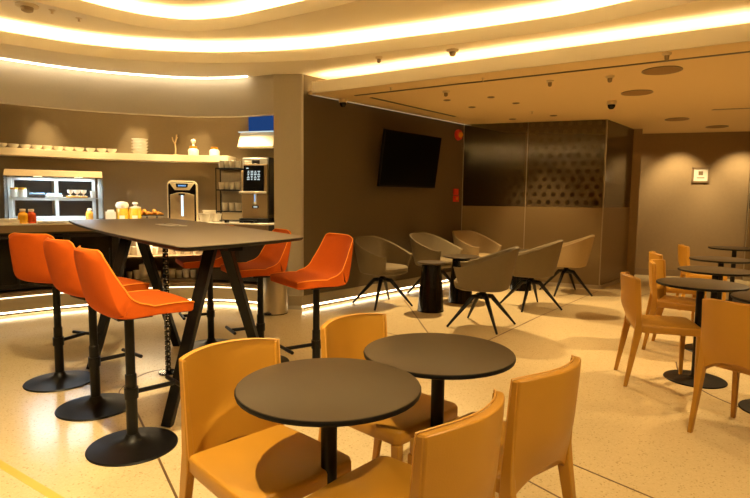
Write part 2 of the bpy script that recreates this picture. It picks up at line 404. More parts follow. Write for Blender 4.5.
# floor joints
def joint(k, pts, w=.006, m='joint', curved=False):
    P = [atz(x, y, 0).to_2d() for x, y in pts]
    if curved: P = catmull(P, 10)
    mb = MB(); mb.ribbon(offset(P, -w), offset(P, w), -.004, .0012); struct(mb.build(f'trim_{k}', m, smooth=False))
joint(9, [(598, 291), (540, 316), (470, 349)]); joint(10, [(404, 300), (411, 309), (440, 350)])
joint(11, [(500, 434), (548, 454), (660, 501)], .005); joint(12, [(440, 436), (519, 476), (575, 506)], .005)
joint(13, [(130, 398), (150, 440), (180, 505)], .006); joint(14, [(-10, 458), (70, 506)], .02, 'brass')
joint(15, [(676, 362), (680, 372), (705, 392), (760, 416)], .006, curved=True)
joint(16, [(330, 321), (375, 330), (440, 345)], .005); joint(17, [(120, 400), (122, 388), (150, 372), (200, 365)], .004, curved=True)
joint(18, [(640, 296), (700, 280)], .005)

# ------------------------------------------------------------------ ceiling fittings
def fitting(x, y, z, kind, lab, wpx=8):
    p = atz(x, y, z); s = p.y/FPX*wpx/2
    nm, cat = {'speaker': ('ceiling_speaker', 'speaker'), 'dome': ('smoke_detector', 'detector'), 'flat': ('downlight', 'light'), 'cam': ('dome_camera', 'camera'), 'dot': ('sprinkler_head', 'sprinkler')}[kind]
    t = thing(nm, lab, cat, (p.x, p.y, z))
    if kind == 'speaker':
        MB().lathe([(s, 0), (s*.98, -.006), (s*.9, -.008), (.001, -.008)]).build('grille', 'grille', t)
        MB().lathe([(s*1.0, 0), (s*1.03, -.004), (s*1.03, -.009), (s*.95, -.011), (s*.93, -.005), (s*.93, 0)]).build('rim', 'bronze', t)
    elif kind == 'flat':
        MB().lathe([(s, 0), (s*1.02, -.006), (s*.8, -.007), (s*.75, .0)]).build('trim_ring', 'bronze', t)
        MB().lathe([(s*.74, -.001), (s*.74, -.002), (.001, -.003)]).build('lens', 'dark', t)
    elif kind == 'dome':
        MB().lathe([(s, 0), (s, -.012), (s*.8, -.02), (.001, -.022)]).build('base', 'creamp', t)
        MB().lathe([(s*.55, -.019), (s*.5, -.05), (s*.3, -.06), (.001, -.062)]).build('sensor_head', 'bronze', t)
    elif kind == 'cam':
        MB().lathe([(s, 0), (s, -.035), (s*.95, -.045), (s*.8, -.046)]).build('housing', 'creamp', t)
        MB().lathe([(s*.8, -.044), (s*.75, -.07), (s*.45, -.095), (.001, -.1)]).build('dome_lens', 'blackgloss', t)
    else:
        MB().lathe([(s, .004), (s, -.004), (s*.4, -.006), (s*.35, -.03), (s*.5, -.032), (.001, -.036)]).build('nozzle', 'creamp', t)
    return t
fitting(662, 70, SOF, 'speaker', 'larger round ceiling speaker nearest the soffit slot', 35)
fitting(637, 92.4, SOF, 'speaker', 'round ceiling speaker between the larger one and the dome camera', 28)
fitting(677, 119, SOF, 'speaker', 'far round ceiling speaker in front of the back wall', 21)
fitting(717, 126.5, SOF, 'speaker', 'farthest and smallest round ceiling speaker, nearest the back wall', 19)
fitting(611.7, 101, SOF, 'cam', 'cream dome camera with black lens above the glass corner', 9)
fitting(343, 99, SOF, 'cam', 'small black dome camera at the soffit by the television wall', 8)
fitting(446, 91, SOF, 'dome', 'small ceiling detector nearest the television', 7)
fitting(550, 80.5, SOF, 'dome', 'small ceiling detector over the middle of the lounge chairs', 7)
fitting(610, 76, SOF, 'dome', 'small ceiling detector between the slot line and the dome camera', 8)
fitting(667, 53, SOF, 'dome', 'small ceiling detector on the soffit margin before the larger speaker', 8)
for (x, y, l) in ((447, 100, 'recessed downlight just behind the detector nearest the television'), (491, 97, 'recessed downlight nearest the slot line over the lounge'), (472, 107, 'recessed downlight between the television and the glass partition'),
                  (516, 103, 'recessed downlight over the middle of the lounge'), (512.6, 119, 'recessed downlight close to the glass partition joint'), (553.6, 115.5, 'recessed downlight close to the wide glass pane')):
    fitting(x, y, SOF, 'flat', l, 7)
for (x, y, l) in ((391, 86, 'tiny sprinkler on the soffit margin nearest the pillar'), (483, 76.6, 'tiny sprinkler midway along the soffit margin'), (532, 110, 'tiny pale sprinkler in front of the wide glass pane')):
    fitting(x, y+1.5, SOF, 'dot', l, 4)
fitting(379, 57, RING, 'dome', 'small detector on the ring ceiling above the pillar corner', 7)
fitting(452.7, 50, RING, 'dome', 'wide detector on the ring ceiling above the soffit light', 12)
fitting(27, 5, Z2, 'dome', 'large round detector between the two curved cove lights', 20)
fitting(52, 10, Z2, 'dot', 'tiny sprinkler beside the large round detector', 6)
fitting(79, 18, Z2, 'dot', 'tiny sprinkler farther from the large round detector', 6)
a, b = atz(713, 109.5, SOF), atz(765, 107.5, SOF)
mb = MB(); n = Vector((0, .03, 0)); mb.prism([(a-n).to_2d(), (b-n).to_2d(), (b+n).to_2d(), (a+n).to_2d()], SOF-.006, SOF+.004)
tag(mb.build('air_diffuser', 'bronze', smooth=False), 'long slim air diffuser slot in the lounge ceiling', 'vent')

# ------------------------------------------------------------------ dining chairs
def bez(p, t):
    p = [Vector(q) for q in p]
    while len(p) > 1: p = [a.lerp(b, t) for a, b in zip(p, p[1:])]
    return p[0]
def make_chair(label, m='leather'):
    t = thing('dining_chair', label, 'chair')
    # seat: padded slab, slightly narrower at the back
    rings = []
    for z, k in ((.405, .985), (.41, 1), (.448, 1), (.458, .985), (.462, .95)):
        rings.append([(x*k, y*k+.0, z) for x, y in ((-.195, -.20), (.195, -.20), (.205, -.1), (.212, .10), (.210, .19), (.195, .212), (0, .218), (-.195, .212), (-.210, .19), (-.212, .10), (-.205, -.1))])
    MB().loft(rings).build('seat', m, t, bevel=.004)
    # backrest: curved sheet, concave to the sitter, arched at its lower edge
    nu, nv = 18, 10
    def bp(u, v, side):
        top = .805 - .012*abs(u)**3
        low = .36 + .095*(1-u*u)**.8 if abs(u) < 1 else .36
        z = low+(top-low)*v
        w = .196+.004*(z-.4)
        y = -.200 - .075*(max(z-.40, 0)) - .062*(1-u*u)*min(1, max(0, (z-.38)/.2))
        th = .016 if v < 1 else .014
        return (u*w, y+side*th, z)
    mb = MB(); rings = []
    for j in range(nv+1):
        v = j/nv
        rings.append([bp(-1+2*i/nu, v, 1) for i in range(nu+1)] + [bp(1-2*i/nu, v, -1) for i in range(nu+1)])
    mb.loft(rings); bk = mb.build('backrest', m, t, bevel=.004)
    pts = [bp(-1, v/10, 1) for v in range(2, 10)] + [bp(-1+2*i/nu, 1, 1) for i in range(nu+1)] + [bp(1, 1-v/10, 1) for v in range(1, 9)]
    MB().tube([(x*1.004, y+.002, z+.001) for x, y, z in pts], .0026, 6).build('piping', 'piping' if m == 'leather' else m, bk)
    for s in (-1, 1):
        def sec(cx, cy, z, wx, wy): return [(cx-wx, cy-wy, z), (cx+wx, cy-wy, z), (cx+wx, cy+wy, z), (cx-wx, cy+wy, z)]
        MB().loft([sec(s*.190, .190, .0, .012, .012), sec(s*.192, .192, .406, .017, .019)]).build('leg', m, t, bevel=.004)
        MB().loft([sec(s*.198, -.275, 0, .0115, .013), sec(s*.189, -.208, .40, .016, .025), sec(s*.189, -.206, .47, .014, .020), sec(s*.190, -.214, .62, .011, .015), sec(s*.191, -.225, .79, .008, .011)]).build('leg', m, t, bevel=.004)
    return t
def place(root, first, x, y, face, label, group=None, z=0):
    rz = atan2(face[1], face[0])-pi/2
    if first:
        root.location = (x, y, z); root.rotation_euler = (0, 0, rz); root['label'] = label
        if group: root['group'] = group
        return root
    return dup(root, (x, y, z), rz, label, group)
chair0 = make_chair('x')
GC = 'tan leather dining chairs'
CH = [
 (-.36, 1.80, (.71, -.70), 'large tan leather chair whose front shows, tucked under the nearest round table'),
 (.08, 2.29, (.74, -.67), 'tan leather chair behind the second round table, toward the lounge'),
 (.065, 1.54, (-.77, .64), 'tan leather chair seen from behind at the nearest round table, cut by the bottom edge'),
 (.425, 1.94, (-.69, .72), 'tan leather chair seen from behind with arched lower back, at the second round table'),
 (2.20, 3.06, (.86, .51), 'tan leather chair seen from behind, cut by the edge, before the dark round tables'),
 (2.155, 4.00, (.97, -.25), 'tan leather chair in profile at the front one of the dark round tables'),
 (2.80, 4.86, (.78, -.62), 'tan leather chair with sunlit-looking backrest behind the profile chair'),
 (3.24, 5.74, (.95, -.3), 'tan leather chair half hidden behind two others, only its narrow back shows'),
 (4.13, 6.78, (.93, -.36), 'farthest tan leather chair, by the hindmost round table'),
]
CH[6] = CH[6][:3] + ('tan leather chair with pale lit backrest, behind the chair in profile',)
for i, (x, y, f, l) in enumerate(CH): place(chair0, i == 0, x, y, f, l, GC)
cb = make_chair('black chair at the edge of the picture behind the dark round tables', 'leather_black')
place(cb, True, 3.50, 4.78, (-.98, .2), cb['label'])

# ------------------------------------------------------------------ cafe tables
def make_table(label):
    t = thing('cafe_table', label, 'table')
    MB().lathe([(.293, .722), (.300, .725), (.302, .735), (.300, .7395), (.297, .7405)]).build('rim', 'edge', t)
    MB().lathe([(.2985, .7385), (.2975, .7412), (.295, .742), (.001, .742)], n=64).build('tabletop', 'tabletop', t)
    MB().lathe([(.09, .715), (.09, .7225)]).build('mounting_plate', 'black', t)
    MB().lathe([(.027, .012), (.027, .716)], n=24).build('post', 'black', t)
    MB().lathe([(.212, 0), (.214, .004), (.210, .009), (.10, .014), (.045, .02), (.03, .03), (.027, .035)], n=48).build('base', 'black', t)
    return t
tab0 = make_table('x')
TB = [(-.145, 1.735, 'nearest round brown-grey café table, fully in view'),
      (.26, 2.14, 'round café table touching behind the nearest one'),
      (2.45, 4.05, 'front one of the dark round tables, beside the chair in profile'),
      (3.07, 4.87, 'second of the dark round tables, right behind the front one'),
      (3.72, 5.82, 'third of the dark round tables, before the hindmost one'),
      (4.80, 7.25, 'hindmost of the dark round tables, nearest the back wall'),
      (2.62, 3.42, 'dark round table cut off by the picture edge, beyond the near tan chair')]
for i, (x, y, l) in enumerate(TB):
    if i == 0: tab0.location = (x, y, 0); tab0['label'] = l; tab0['group'] = 'round café tables'
    else: dup(tab0, (x, y, 0), 0, l, 'round café tables')

# ------------------------------------------------------------------ bar stools
def make_stool(label):
    t = thing('bar_stool', label, 'bar stool')
    path = [(.262, .785), (.246, .802), (.14, .808), (.02, .804), (-.05, .803), (-.11, .82), (-.150, .865), (-.175, .93), (-.195, 1.0), (-.208, 1.055), (-.213, 1.085)]
    NV, NU = 32, 20
    def sm(tv):
        q = catmull(path, 8); f = tv*(len(q)-1); i = min(int(f), len(q)-2); return q[i].lerp(q[i+1], f-i)
    a, b = sm(.28), sm(.90)
    def top(u, v):
        p = sm(v)
        if .28 < v < .90:
            k = (v-.28)/.62; c = a.lerp(b, k); w = .42*abs(u)**2.6
            p = p.lerp(c, w)
        wid = .222+.018*sin(pi*min(1, v*1.3)) - .03*max(0, v-.6)/.4
        if v > .9: wid -= .05*((v-.9)/.1)**2.5
        if v < .10: wid -= .03*((.10-v)/.10)**2
        return Vector((u*wid, p.x + (.03*u*u if v > .6 else .03*u*u*max(0, (v-.4)/.2)), p.y - .006*u*u*(v < .3)))
    G = [[top(-1+2*i/NU, j/NV) for i in range(NU+1)] for j in range(NV+1)]
    outer = [(.265, .758), (.238, .744), (.13, .738), (.02, .733), (-.07, .732), (-.132, .744), (-.172, .785), (-.197, .86), (-.218, .95), (-.230, 1.02), (-.238, 1.078)]
    oq = catmull(outer, 8)
    H = []
    for j in range(NV+1):
        v = j/NV; row = []
        f = v*(len(oq)-1); i0 = min(int(f), len(oq)-2); p = oq[i0].lerp(oq[i0+1], f-i0)
        for i in range(NU+1):
            u = -1+2*i/NU; g = G[j][i]
            lift = .018*abs(u)**4*min(1, max(0, (v-.1)/.15)) if v < .55 else .0
            fw = .03*u*u*min(1, max(0, (v-.35)/.2)) + .018*abs(u)**5*(v > .5)
            row.append(Vector((g.x*(.985 if v < .5 else 1.0), p.x+fw, p.y+lift)))
        H.append(row)
    # keep the underside from dipping below the swivel plate
    mb = MB(); bm = mb.bm
    V1 = [[bm.verts.new(p) for p in r] for r in G]; V2 = [[bm.verts.new(p) for p in r] for r in H]
    for j in range(NV):
        for i in range(NU):
            mb.face([V1[j][i], V1[j][i+1], V1[j+1][i+1], V1[j+1][i]]); mb.face([V2[j][i], V2[j+1][i], V2[j+1][i+1], V2[j][i+1]])
    for j in range(NV):
        for i in (0, NU): mb.face([V1[j][i], V1[j+1][i], V2[j+1][i], V2[j][i]])
    for i in range(NU):
        for j in (0, NV): mb.face([V1[j][i], V1[j][i+1], V2[j][i+1], V2[j][i]])
    sh = mb.build('seat_shell', 'orange', t, bevel=.006, angle=60)
    edge = [G[j][0] for j in range(NV, 1, -1)][::-1]
    edge = [G[j][0] for j in range(2, NV+1)] + G[NV][1:NU] + [G[j][NU] for j in range(NV, 1, -1)]
    MB().tube(edge, .0035, 6).build('piping', 'orange_pipe', sh)
    MB().box((0, .0, .724), (.20, .18, .02)).build('swivel_plate', 'black', t, bevel=.006)
    MB().lathe([(.024, .40), (.024, .735)], n=20).build('post', 'black', t)
    MB().lathe([(.029, .02), (.029, .40), (.0245, .405)], n=20).build('sleeve', 'black', t)
    MB().lathe([(.228, 0), (.230, .005), (.226, .011), (.13, .022), (.07, .034), (.042, .05), (.031, .075)], n=48).build('base', 'black', t)
    fr = MB(); fr.rod((0, .02, .30), (0, .235, .30), .013); fr.rod((-.12, .245, .30), (.12, .245, .30), .012); fr.lathe([(.036, .27), (.036, .33)], n=20)
    fr.build('footrest', 'black', t)
    return t
st0 = make_stool('x')
ST = [(-1.295, 2.83, (.72, .69), 'nearest orange bar stool, full backrest and round black base in view'),
      (-1.77, 3.37, (.62, .78), 'middle orange bar stool of the near row, partly behind the nearest stool'),
      (-2.27, 3.84, (.30, .95), 'orange bar stool at the far end of the near row, its flat back shown'),
      (-1.47, 4.82, (-.88, -.47), 'orange bar stool on the counter side of the table, farthest from the pillar'),
      (-.92, 4.34, (-.86, -.51), 'orange bar stool before the steel bin, on the counter side of the table'),
      (-.415, 3.84, (-.83, -.56), 'orange bar stool at the table end, nearest the lounge chairs')]
for i, (x, y, f, l) in enumerate(ST): place(st0, i == 0, x, y, f, l, 'orange bar stools around the high table')

# ------------------------------------------------------------------ high bar table
BT = 1.10
Aq, Bq, Cq, Dq = Vector((-.94, 2.66)), Vector((-.44, 3.46)), Vector((-3.02, 5.36)), Vector((-2.32, 6.10))
def bow(a, b, k, n=10):
    d = b-a; m = Vector((d.y, -d.x)).normalized()
    return [a+d*(i/n)+m*k*4*(i/n)*(1-i/n) for i in range(n+1)]
def outline(ins=0):
    cen = (Aq+Bq+Cq+Dq)/4; raw = bow(Aq, Bq, .03)[:-1]+bow(Bq, Dq, .07)[:-1]+bow(Dq, Cq, .03)[:-1]+bow(Cq, Aq, .07)[:-1]
    out = []; n = len(raw)
    for i, p in enumerate(raw):
        if i % 10 == 0:
            a, b = raw[i-1], raw[(i+1) % n]
            ra = p+(a-p).normalized()*.07; rb = p+(b-p).normalized()*.07
            out += [ra.lerp(p, t).lerp(p.lerp(rb, t), t) for t in (0, .25, .5, .75, 1)]
        else: out.append(p)
    return offset(out, ins, True)
t = thing('bar_table', 'long dark bar-height table with slanted black legs and orange stools', 'table', (-1.5, 4.0, 0))
LT = lambda P: [(p[0]-t.location.x, p[1]-t.location.y) for p in P]
o1 = outline(0); sgn = 1
o2 = offset(o1, .05, True)
cenx = sum((p.x for p in o1))/len(o1); ceny = sum((p.y for p in o1))/len(o1)
ins = lambda k: [Vector((cenx, ceny))+(p-Vector((cenx, ceny)))*(1-k/max(.3, (p-Vector((cenx, ceny))).length)) for p in o1]
mb = MB(); mb.loft([[(x, y, z) for x, y in LT(ins(k))] for z, k in ((BT-.004, .001), (BT, .006))]); mb.build('tabletop', 'bartop', t, smooth=False)
mb = MB(); mb.loft([[(x, y, z) for x, y in LT(ins(k))] for z, k in ((BT-.035, .10), (BT-.022, .012), (BT-.012, 0), (BT-.004, 0))]); mb.build('table_edge', 'edge', t)
def lt3(x, y, z): return (x-t.location.x, y-t.location.y, z)
for (mx, my, feet) in ((-1.0, 3.46, ((-1.21, 3.09), (-.77, 3.84))), (-1.985, 4.47, ((-2.19, 4.12), (-1.78, 4.83)))):
    for fx, fy in feet:
        d = Vector((fx-mx, fy-my)); tx, ty = mx+d.x*.12, my+d.y*.12
        mb = MB(); mb.rod(lt3(fx, fy, 0.0), lt3(tx, ty, BT-.045), .029, .034, sq=True); mb.build('leg', 'black', t, bevel=.004)
mb = MB(); a = Vector(lt3(-.85, 3.3, BT-.06)); b = Vector(lt3(-2.15, 4.63, BT-.06)); d = (b-a)
mb.box(tuple((a+b)/2), (d.length, .10, .04), rz=atan2(d.y, d.x)); mb.build('crossbeam', 'black', t)
mb = MB(); cs = lt3(-1.57, 4.06, 0)
mb.lathe([(.07, 0), (.07, .012)], cs, 24)
for k in range(26): mb.box((cs[0], cs[1], .035+k*.0395), (.042, .03, .034), rz=-.85)
sp = mb.build('cable_spine', 'blackgloss', t, bevel=.003)
mb = MB()
for k in range(26):
    mb.box((cs[0]+.012, cs[1]-.017, .035+k*.0395), (.010, .006, .012), rz=-.2)
mb.build('links', 'steel', sp, smooth=False)
ft = thing('table_power_flap', 'slim metal cable flap set in the high table top', 'power outlet', atz(171, 225.5, BT), .0)
MB().box((0, 0, .004), (.36, .14, .006), rz=atan2(-.76, .65)).build('flap_plate', 'alu', ft, bevel=.002)
MB().box((.0, 0, .0075), (.34, .006, .002), rz=atan2(-.76, .65)).build('slot', 'edge', ft)

# ------------------------------------------------------------------ lounge chairs
def make_tub(label, m):
    t = thing('lounge_chair', label, 'armchair')
    NA, NV = 44, 8
    def plan(th, a, b, ex=2.6):      # th = 0 at the back
        c, s = cos(th), sin(th); r = (abs(s/a)**ex+abs(c/b)**ex)**(-1/ex); return r*s, -r*c
    th0 = radians(138)
    def pt(i, v, ofs):
        th = -th0+2*th0*i/NA
        xb, yb = plan(th, .265-ofs, .27-ofs); xt, yt = plan(th, .335-ofs, .365-ofs)
        rim = .615+(.815-.615)*max(0, min(1, (.22-yt)/.55))**1.15
        k = v**.85
        z = .385+(rim-.385)*v
        return Vector((xb+(xt-xb)*k, yb+(yt-yb)*k, z+.035))
    mb = MB(); rings = []
    for i in range(NA+1):
        rings.append([pt(i, j/NV, 0) for j in range(NV+1)] + [pt(i, 1-j/NV, .028) for j in range(NV+1)])
    mb.loft(rings); sh = mb.build('shell', m, t, bevel=.006, angle=60)
    MB().tube([pt(i, 1, .004)+Vector((0, 0, .001)) for i in range(NA+1)], .004, 6).build('piping', m, sh)
    def se(a, b, z, cy=0, n=36):
        out = []
        for i in range(n):
            x, y = plan(2*pi*i/n, a, b, 3.0); out.append((x, y+cy, z))
        return out
    MB().loft([se(.22, .23, .402, .01), se(.262, .268, .418, .015), se(.265, .272, .435, .02)]).build('seat_pan', m, t)
    MB().loft([se(.245, .26, .435, .02), se(.262, .275, .45, .02), se(.264, .278, .485, .02), se(.25, .262, .505, .02), se(.19, .2, .515, .02)]).build('seat_cushion', m, t)
    MB().lathe([(.055, .30), (.06, .31), (.06, .345), (.045, .352), (.034, .36), (.034, .405)], n=24).build('hub', 'black', t)
    for k in range(4):
        a = pi/4+k*pi/2
        d = Vector((cos(a), sin(a), 0))
        MB().rod(d*.04+Vector((0, 0, .322)), d*.115+Vector((0, 0, .318)), .028, .026, 8).rod(d*.10+Vector((0, 0, .326)), d*.39+Vector((0, 0, .004)), .027, .012, 8).build('leg', 'black', t, bevel=.002)
    return t
tubA = make_tub('x', 'taupe'); tubB = make_tub('x', 'sand')
GT = 'low tub chairs of the lounge corner'
def legs(o, deg):      # the swivel base stands at its own angle under each shell
    for c in C.objects:
        if c.parent == o and c.name.startswith('leg'): c.rotation_euler[2] = radians(deg-45)-o.rotation_euler[2]
for (src, first, x, y, f, la, l) in (
    (tubA, True, .10, 6.84, (.74, -.67), 76, 'grey-taupe tub chair nearest the pillar, facing the lounge'),
    (tubA, False, .86, 7.66, (.72, -.69), 84, 'taupe tub chair along the television wall, second from the pillar'),
    (tubB, True, 1.56, 8.34, (.60, -.80), 45, 'sand tub chair deepest in the corner by the glass partition'),
    (tubA, False, 1.15, 5.74, (-.96, .28), 12, 'grey-taupe tub chair nearest the viewer, its back turned'),
    (tubA, False, 1.97, 6.80, (-.93, .36), 60, 'taupe tub chair with back turned, second from the viewer'),
    (tubB, False, 2.78, 7.86, (-.92, .38), 49, 'sand tub chair with its back to the glass partition corner')):
    legs(place(src, first, x, y, f, l, GT), la)
def cone(x, y, rt, h, lab):
    t = thing('side_table', lab, 'side table', (x, y, 0), 0, 'conical lounge side tables')
    MB().lathe([(.160, 0), (.162, .004), (.158, .02), (.115, h-.03), (.112, h-.02)], n=40).build('cone_base', 'blackgloss', t)
    MB().lathe([(rt-.01, h-.021), (rt, h-.014), (rt, h-.004), (rt-.004, h), (.001, h)], n=48).build('tabletop', 'tabletop', t)
cone(.68, 6.50, .17, .595, 'small conical black side table beside the chair nearest the pillar')
cone(1.13, 7.08, .235, .61, 'wider conical side table between the two rows of lounge chairs')
cone(2.20, 8.13, .185, .60, 'conical side table deepest in the lounge, before the glass')

# ------------------------------------------------------------------ television, alarm, signs, picture
tv = thing('television', 'black flat television tilted forward on the lounge wall', 'television', wallpt(1.76, 0, 1.5), atan2(WD.y, WD.x))
# local: x along the wall, -y out of the wall
ang = radians(8)
mb = MB(); mb.box((0, -.235, .37), (1.24, .045, .74), rx=ang); mb.build('housing', 'black', tv, bevel=.004)
mb = MB(); mb.box((0, -.2585, .375), (1.22, .003, .71), rx=ang); mb.build('screen', 'screen', tv, smooth=False)
mb = MB(); mb.box((0, -.03, .36), (.5, .06, .4)); mb.box((0, -.13, .36), (.16, .2, .2)); mb.build('wall_bracket', 'black', tv, bevel=.004)
p = onplane(457.5, 135, (WC.x, WC.y, 0), (WN.x, WN.y, 0))
al = thing('fire_alarm', 'round red fire alarm high on the television wall', 'alarm', p, atan2(WD.y, WD.x))
def disc_y(r0, r1, y0, y1, n=24):
    return [[(r*cos(2*pi*i/n), y, r*sin(2*pi*i/n)) for i in range(n)] for r, y in ((r0, y0), (r1, y1))]
MB().loft(disc_y(.09, .08, 0, -.05)).build('bell_base', 'red', al, bevel=.006)
MB().loft(disc_y(.05, .03, -.05, -.09)).build('strobe', 'honey', al, bevel=.006)
p = onplane(455, 195, (WC.x, WC.y, 0), (WN.x, WN.y, 0))
cp = thing('fire_call_point', 'red fire call point lower on the television wall', 'alarm', p, atan2(WD.y, WD.x))
MB().box((0, -.015, .05), (.12, .03, .1)).build('sign_plate', 'red', cp, bevel=.004)
MB().box((0, -.02, -.06), (.12, .04, .1)).build('call_box', 'red', cp, bevel=.004)
MB().loft([[(x, y, z-.06) for x, y, z in r] for r in disc_y(.025, .025, -.04, -.046)]).build('button', 'honey', cp)
bp0 = Vector((BW.x, BW.y, 0)); p = onplane(700.5, 175, bp0, (EN.x, EN.y, 0))
pf = thing('framed_notice', 'small square framed notice on the back wall', 'picture', p, atan2(ED.y, ED.x))
fr = MB()
for (x, z, w, h) in ((0, .12, .28, .03), (0, -.12, .28, .03), (.125, 0, .03, .26), (-.125, 0, .03, .26)): fr.box((x, -.012, z), (w, .024, h))
fr.build('frame', 'brown', pf, smooth=False)
MB().box((0, -.008, 0), (.23, .01, .22)).build('sheet', 'paper', pf, smooth=False)
mb = MB(); mb.box((0, -.0138, .03), (.07, .001, .07)); mb.box((0, -.0138, -.05), (.12, .001, .015)); mb.build('print', 'brown', pf, smooth=False)

# ------------------------------------------------------------------ counter
def seg(x0, x1, off0, off1, z0, z1, mb=None):
    """piece of the curved run between two columns"""
    idx = [i for i in range(len(FC)) if x0 <= px_of(FC[i]) <= x1 and FC[i].y > 3.2]
    def P(off):
        Q = offset(FC, off); pts = []
        if x0 > -150: q = cut(Q, x0)
        else: q = None
        if q is not None: pts.append(q)
        pts += [Q[i] for i in idx]
        q = cut(Q, x1)
        if q is not None: pts.append(q)
        return pts
    def cut(Q, x):
        for i in range(len(FC)-1):
            a, b = px_of(FC[i]), px_of(FC[i+1])
            if (a-x)*(b-x) < 0 and FC[i].y > 3.2: return Q[i].lerp(Q[i+1], (x-a)/(b-a))
        return None
    mb = mb or MB(); mb.ribbon(P(off0), P(off1), z0, z1); return mb
XL, XR = -150, 266
ct = tag(bpy.data.objects.new('counter_worktop', None), 'long curved white buffet worktop with brown front edge', 'countertop'); C.objects.link(ct)
seg(XL, XR, .0, .715, 1.005, 1.02).build('worktop', 'worktop', ct, smooth=False)
seg(XL, XR, -.01, .05, .925, 1.0045).build('front_edge', 'brown', ct, smooth=False)
seg(XL, XR, .05, .715, .94, 1.004).build('underlay', 'dark', ct, smooth=False)
cab = lambda lab: thing('base_cabinet', lab, 'cabinet')
c1 = cab('black glass-fronted base cabinet behind the near stools')
seg(XL, 118, .07, .70, .29, .94).build('carcass', 'dark', c1, smooth=False)
def door(x, w, parent, nm='door'):
    px, py, rz = along(x, .055, .6)
    d = MB(); d.box((px, py, .60), (w, .016, .58), rz=rz); dd = d.build(nm, 'blackgloss', parent, bevel=.003)
    f = MB(); m = Matrix.Translation((px, py, .6)) @ Matrix.Rotation(rz, 4, 'Z')
    for (cx, cz, bw, bh) in ((0, .27, w, .03), (0, -.27, w, .03), (w/2-.015, 0, .03, .58), (-w/2+.015, 0, .03, .58)):
        q = m @ Vector((cx, -.011, cz)); f.box(q, (bw, .008, bh), rz=rz)
    f.build('door_frame', 'dark', dd, smooth=False)
    h = MB(); q = m @ Vector((w/2-.06, -.03, .0)); h.box(q, (.012, .02, .22), rz=rz); h.build('handle', 'black', dd, bevel=.003)
door(92, .5, c1); door(42, .5, c1); door(-8, .5, c1)
c2 = thing('open_shelf_unit', 'open shelf unit of white cups under the counter', 'shelving')
seg(120, 204, .65, .70, .29, .94).build('back_panel', 'brown', c2, smooth=False)
seg(120, 204, .06, .65, .26, .29).build('shelf_board', 'brown', c2, smooth=False)
seg(120, 204, .08, .65, .575, .595).build('shelf_board', 'brown', c2, smooth=False)
for x in (120.8, 203.2): seg(x-.8, x+.8, .06, .65, .29, .94).build('side_panel', 'dark', c2, smooth=False)
c3 = cab('dark base cabinet under the coffee machine, next to the pillar')
seg(206, XR, .07, .70, .29, .94).build('carcass', 'dark', c3, smooth=False)
for x in (222, 251):
    px, py, rz = along(x, .06, .6)
    MB().box((px, py, .6), (.33, .016, .6), rz=rz).build('door', 'dark', c3, bevel=.003)
pl = tag(bpy.data.objects.new('counter_plinth', None), 'curved brown and metal plinth under the buffet counter', 'plinth'); C.objects.link(pl)
seg(XL, XR, .02, .60, .215, .26).build('rail', 'brown', pl, smooth=False)
seg(XL, XR, .03, .60, .05, .20).build('kick_panel', 'skirting', pl, smooth=False)
seg(XL, XR, .12, .60, .0, .05).build('foot', 'dark', pl, smooth=False)
lamp(seg(XL, XR, .022, .029, .202, .214).build('light_strip', 'led_mid'), 'thin light line between the two bands of the counter plinth')
lamp(seg(XL, XR, .05, .065, .030, .049).build('light_strip', 'led_low'), 'floor-level light strip glowing under the counter plinth')

# wall shelf
sh = tag(bpy.data.objects.new('wall_shelf', None), 'long pale wall shelf carrying bowls above the counter', 'shelf'); C.objects.link(sh)
def sseg(x0, x1, off0, off1, z0, z1):
    Q0, Q1 = offset(FC, off0), offset(FC, off1); A = []; B = []
    for i in range(len(FC)-1):
        x = px_of(Q0[i], 1.87)
        if FC[i].y > 4 and x0 <= x <= x1: A.append(Q0[i]); B.append(Q1[i])
    xe, ye, rz = along(x1, off0, 1.87); n = Vector((-sin(rz), cos(rz)))
    A.append(Vector((xe, ye))); B.append(Vector((xe, ye))+n*(off1-off0))
    m = MB(); m.ribbon(A, B, z0, z1); return m
SHO = .44
sseg(-150, 228, SHO, .716, 1.795, 1.88).build('shelf_board', 'creamp', sh, bevel=.003)
def at_shelf(x): p = along(x, SHO+.10, 1.9); return (p[0], p[1], 1.88), p[2]
bw0 = tag(MB().lathe([(.024, 0), (.027, .004), (.042, .015), (.054, .036), (.058, .050), (.055, .051), (.050, .036), (.038, .016), (.001, .010)], n=28).build('bowl', 'white'), 'x', 'bowl')
ordn = ['first', 'second', 'third', 'fourth', 'fifth', 'sixth', 'seventh', 'eighth', 'ninth', 'tenth', 'eleventh']
for i, x in enumerate((1.6, 13.4, 25.6, 37, 47.4, 58.6, 69, 79.4, 90.6, 101.8, 112)):
    o = bw0 if i == 0 else bw0.copy()
    if i: C.objects.link(o)
    o.location = at_shelf(x)[0]; o['group'] = 'row of white bowls on the wall shelf'
    o['label'] = ['white bowl cut by the picture edge, first on the wall shelf'] [0] if i == 0 else ('white bowl last in the row, nearest the stacked dishes' if i == 10 else f'{ordn[i]} white bowl from the shelf\'s cut end')
st_p = tag(MB().lathe([(.06, 0), (.078, .006), (.090, .026), (.102, .036), (.100, .039), (.086, .03), (.075, .012), (.001, .010)], n=32).build('stacked_dish', 'white'), 'x', 'dish')
for i in range(5):
    o = st_p if i == 0 else st_p.copy()
    if i: C.objects.link(o)
    l = at_shelf(140)[0]; o.location = (l[0], l[1], l[2]+i*.0385)
    o['group'] = 'stack of white dishes on the wall shelf'
    o['label'] = ['bottom dish of the white stack on the wall shelf', 'second dish up in the white shelf stack', 'middle dish of the white shelf stack', 'second dish from the top in the white shelf stack', 'topmost dish of the white shelf stack'][i]
l, rz = at_shelf(175.5)
tw = thing('twig_ornament', 'pale forked twig standing on the wall shelf', 'ornament', l)
